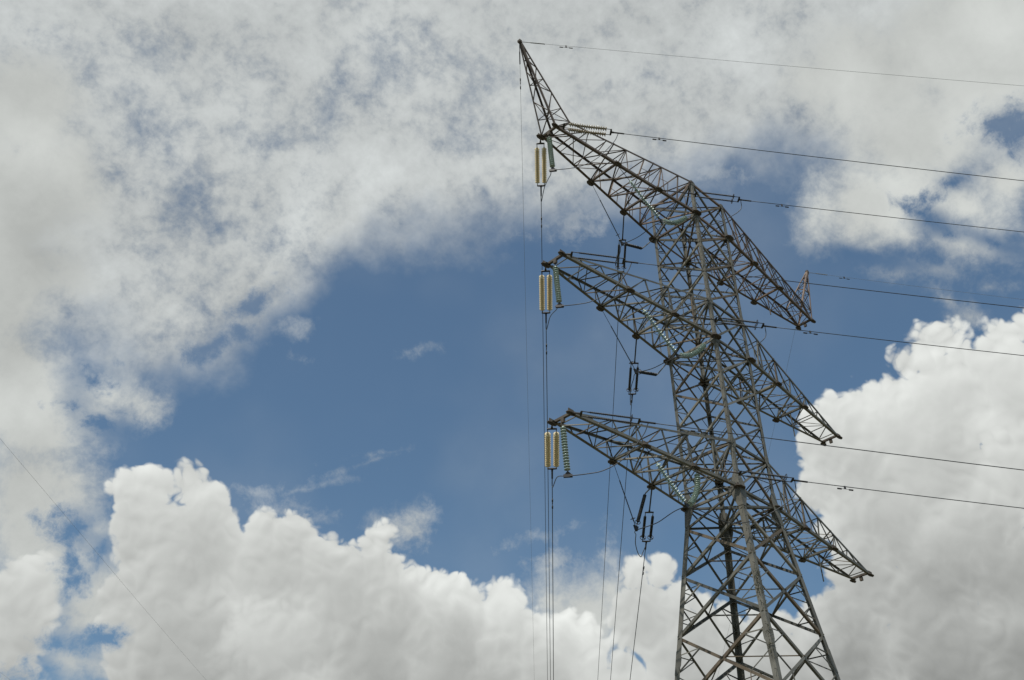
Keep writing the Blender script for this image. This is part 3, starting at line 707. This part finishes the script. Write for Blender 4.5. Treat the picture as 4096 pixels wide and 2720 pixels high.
RS = {(21.35, 0): 0.1332, (21.35, 1): 0.1238, (28.68, 0): 0.1252, (28.68, 1): 0.1185, (35.97, 0): 0.1311, (35.97, 1): 0.1214}
DA = {(21.35, 0): 43.825, (21.35, 1): 44.325, (28.68, 0): 43.772, (28.68, 1): 43.868, (35.97, 0): 43.858, (35.97, 1): 43.77}
SPAN_G = 'phase conductors of the line'
JUMP_G = 'jumper cables looping under the crossarms'
for z in (35.97, 28.68, 21.35):
    T = TIER[z]
    cr = tension_set((-10.08, -0.46, z), H1, 0.33, 2.40, 'grey' if T == 'top' else 'rod',
                     {'top': 'pair of beige glass disc strings reaching right from the left end of the top crossarm',
                      'middle': 'pair of thin black insulator rods reaching right from the left end of the middle crossarm',
                      'bottom': 'pair of thin black insulator rods lying along the left end of the bottom crossarm'}[T], False)
    ci = tension_set((-3.81, -1.04, z), H1, 1.70, 3.72, 'rod',
                     {'top': 'pair of black insulator rods reaching right past the upper edge of the top crossarm',
                      'middle': 'pair of black insulator rods crossing the tower body at the middle crossarm',
                      'bottom': 'pair of black insulator rods on a rusty link across the body at the bottom crossarm'}[T], True)
    dr = tension_set((-10.08, 0.46, z), H2, 0.32, 2.62, 'beige',
                     'pair of cream glass disc strings hanging at the far left end of the %s crossarm' % T, False)
    di = tension_set((-3.81, 1.04, z), H2, 1.67, 3.72, 'rod',
                     {'top': 'pair of dark insulator rods hanging left of the body between the top and middle crossarms',
                      'middle': 'pair of dark insulator rods hanging left of the body between the middle and bottom crossarms',
                      'bottom': 'pair of dark insulator rods hanging left of the body below the bottom crossarm'}[T], True)
    span_wire('conductor', cr, -41.3, RS[(z, 0)], 0.0155, 'dark conductor running to the right edge from the left tip of the %s crossarm' % T, 'power line', SPAN_G, [1.7])
    span_wire('conductor', ci, -41.3, RS[(z, 1)], 0.0155, 'dark conductor running to the right edge from the inner insulators of the %s crossarm' % T, 'power line', SPAN_G, [1.6])
    span_wire('conductor', dr, DA[(z, 0)], 0.16, 0.0155, 'dark conductor dropping to the bottom edge from the cream insulators of the %s crossarm' % T, 'power line', SPAN_G, [1.6], b=0.0004)
    span_wire('conductor', di, DA[(z, 1)], 0.16, 0.0155, 'dark conductor dropping to the bottom edge from the inner insulators of the %s crossarm' % T, 'power line', SPAN_G, [1.6], b=0.0004)

    # jumper at the arm tip, held by one green string
    zt = z - 2.26
    t = thing('suspension_string', 'single green disc string beside the cream pair at the left tip, %s crossarm' % T, 'insulator', (-10.02, 0.0, z - 0.18), 'green strings holding the outer jumpers')
    rodpiece(t, [(-10.02, 0, z - 0.10), (-10.02, 0, z - 0.36)], 0.016)
    glass_string(t, [(-10.02, 0, z - 0.34), (-9.97, 0, z - 1.2), (-9.90, 0, z - 2.06)], 'green', 16)
    rodpiece(t, [(-9.90, 0, z - 2.05), (-9.88, 0, zt)], 0.016)
    q = Geo(); q.box(Vector((-9.88, 0, zt)) - t.location, (0.10, -0.12, 0), (0.03, 0.025, 0), (0, 0, 0.05)); q.plate([Vector((-9.88, 0, zt + dz)) - t.location + Vector((0.12 * k, -0.13 * k, 0)) for k, dz in ((-1, 0), (1, 0), (0, 0.20))], (0.13, 0.12, 0), 0.03)
    q.obj('jumper_clamp', FITTING, t)
    cable('jumper_cable', [dr + Vector((0, 0, 0)) - H2 * 0.1, dr + Vector((0.12, 0.12, -0.42)), (-8.62, 1.66, z - 1.17), (-9.48, 0.53, z - 1.90), (-9.88, 0.0, zt), (-9.46, -0.5, z - 2.22), (-9.09, -0.95, z - 2.12), (-8.66, -1.48, z - 1.73), (-8.19, -2.04, z - 0.87), cr - H1 * 0.05],
          0.017, 'thin jumper cable curving under the left tip of the %s crossarm past its green string' % T, 'cable', JUMP_G)

    # inner jumper, held by two V strings
    nn = {'top': (-3.90, -1.05, z - 2.02), 'middle': (-3.96, -1.05, z - 2.21), 'bottom': (-4.62, -1.05, z - 1.91)}[T]
    fn = {'top': (-4.19, 1.05, z - 2.20), 'middle': (-4.10, 1.05, z - 2.00), 'bottom': (-5.04, 1.05, z - 2.20)}[T]
    lab = {'top': ('left string of pale green glass discs slanting down inside the top crossarm', 'right string of pale green glass discs sagging to the body under the top crossarm'),
           'middle': ('left string of pale green glass discs slanting down under the middle crossarm', 'right string of pale green glass discs sagging to the body under the middle crossarm'),
           'bottom': ('left string of pale green glass discs slanting down under the bottom crossarm', 'curved string of green glass discs hanging steeply from the bottom crossarm near the body')}[T]
    an = Vector((-6.42, -0.78, z - 0.05))
    ar = Vector((-3.82, -1.02, z - 0.05)) if T == 'bottom' else Vector((-1.32, -1.28, z - 0.05))
    t = thing('v_string', lab[0], 'insulator', an, 'green strings holding the inner jumpers')
    a1 = lerp(an, nn, 0.28); a2 = lerp(an, nn, 0.94)
    rodpiece(t, [an, a1], 0.014)
    glass_string(t, [a1, lerp(a1, a2, 0.5) + Vector((0, 0, -0.08)), a2], 'green', 16); rodpiece(t, [a2, nn], 0.016)
    q = Geo(); c = Vector(nn) - t.location; q.plate([c + Vector((-0.14, 0, 0.06)), c + Vector((0.14, 0, 0.06)), c + Vector((0.05, 0, -0.10)), c + Vector((-0.05, 0, -0.10))], (0, 1, 0), 0.05); q.obj('jumper_clamp', FITTING, t)
    t = thing('v_string', lab[1], 'insulator', ar, 'green strings holding the inner jumpers')
    if T == 'bottom':
        p = [Vector((-3.69, -1.03, z - 0.22)), Vector((-3.74, -1.04, z - 0.62)), Vector((-3.90, -1.05, z - 1.08)), Vector((-4.20, -1.05, z - 1.55)), Vector((-4.46, -1.05, z - 1.82))]
    else:
        e = lerp(nn, ar, 0.70) + Vector((0, 0, -0.12)); p = [e, lerp(e, nn, 0.33) + Vector((0, 0, -0.20)), lerp(e, nn, 0.66) + Vector((0, 0, -0.20)), lerp(e, nn, 0.93) + Vector((0, 0, -0.02))]
    rodpiece(t, [ar, p[0]], 0.02, mat=STEEL); glass_string(t, catmull(p, 5), 'green', 17); rodpiece(t, [p[-1], nn], 0.016)
    al = Vector((-6.42, 0.78, z - 0.05)); ar2 = Vector((-3.84, 1.06, z - 0.05)) if T == 'bottom' else Vector((-1.34, 1.30, z - 0.05))
    t = thing('v_string_rod', 'long slanting black insulator rod hanging left of the body under the %s crossarm' % T, 'insulator', al, 'black rods holding the inner jumpers')
    b1 = lerp(al, fn, 0.28); rodpiece(t, [al, b1], 0.010); rod_insulator(t, b1, lerp(al, fn, 0.90), 0.027); ring(t, lerp(al, fn, 0.86), Vector(fn) - al, 0.09); rodpiece(t, [lerp(al, fn, 0.89), fn], 0.014)
    t = thing('v_string_rod', {'top': 'short thick black insulator rod beside the body just under the top crossarm', 'middle': 'short thick black insulator rod beside the body just under the middle crossarm', 'bottom': 'steep thick black insulator rod hanging under the bottom crossarm left of the body'}[T], 'insulator', ar2, 'black rods holding the inner jumpers')
    c1_ = {'top': Vector((-2.60, 1.10, z - 1.53)), 'middle': Vector((-2.56, 1.10, z - 1.43)), 'bottom': Vector((-4.27, 1.05, z - 0.48))}[T]
    rodpiece(t, [ar2, c1_], 0.026, mat=STEEL); rod_insulator(t, c1_, lerp(c1_, fn, 0.88), 0.050); ring(t, lerp(c1_, fn, 0.84), Vector(fn) - c1_, 0.10); rodpiece(t, [lerp(c1_, fn, 0.86), fn], 0.018)
    q = Geo(); c = Vector(fn) - t.location; q.plate([c + Vector((-0.13, 0, 0.08)), c + Vector((0.13, 0, 0.08)), c + Vector((0.05, 0, -0.12)), c + Vector((-0.05, 0, -0.12))], (0, 1, 0), 0.06); q.obj('jumper_clamp', FITTING, t)
    nv, fv = Vector(nn), Vector(fn)
    cable('jumper_cable', [di - H2 * 0.1] + [lerp(di, fn, t_) + Vector(o_) for t_, o_ in ((0.10, (-0.08, 0.08, -0.34)), (0.28, (-0.11, 0.11, -0.66)), (0.48, (-0.14, 0.14, -0.60)), (0.68, (-0.13, 0.13, -0.36)), (0.84, (-0.06, 0.06, -0.16)))] + [fv + Vector((0.0, 0, -0.10)), lerp(fv, nv, 0.4) + Vector((0, 0, -0.16)), nv + Vector((0, 0, -0.08)), (-3.1, -1.77, z - 2.36), (-2.2, -2.42, z - 2.12), (-1.55, -2.98, z - 1.68), (-1.02, -3.46, z - 1.10), ci - H1 * 0.28],
          0.017, 'long thin jumper cable sweeping under the body at the %s crossarm' % T, 'cable', JUMP_G)

# earth wires on the two peaks
for s in (-1, 1):
    A = Vector((s * 11.72, 0, 40.58)); side = 'left' if s < 0 else 'right'
    for H, az, sl, d in ((H1, -41.3, 0.087 if s < 0 else 0.1352, 'right'), (H2, 44.094 if s < 0 else 42.716, 0.12, 'down')):
        at = span_wire('earth_wire', A, az, sl, 0.0065, ('very thin earth wire running to the right edge from the %s peak' if d == 'right' else 'very thin earth wire dropping towards the bottom edge from the %s peak') % side,
                       'earth wire', 'earth wires strung from the peaks', [2.1], EARTHC, b=0.0004)
        w = [o for o in C.objects if o.get('category') == 'earth wire'][-1]
        g = Geo(); g.tube([at(0.12) - A, at(0.5) - A], 0.016, 6); g.tube([at(0.5) - A, at(1.15) - A], 0.026, 8); g.obj('dead_end_clamp', FITTING if d == 'down' else EARTHC, w)

# two thin wires of another line that cut the lower left corner of the view
for n, (p, lab) in enumerate((((-27.4, 1.43, 14.0), 'thin faint wire crossing the clouds at lower left on a long diagonal'), ((-20.9, 16.6, 14.0), 'thin faint wire clipping the very bottom left corner'))):
    d = Vector((math.cos(rad(42.9)), math.sin(rad(42.9)), 0)); p = Vector(p)
    pts = [p + d * s_ + Vector((0, 0, 0.0004 * (s_ * s_ - 10 * s_))) for s_ in range(-70, 171, 10)]
    g = Geo(); g.tube([q - p for q in pts], 0.0022, 6); o = g.obj('overhead_wire', EARTHC, None, True); o.location = p
    tag(o, lab, 'wire', 'thin wires at lower left')
bpy.context.view_layer.update()
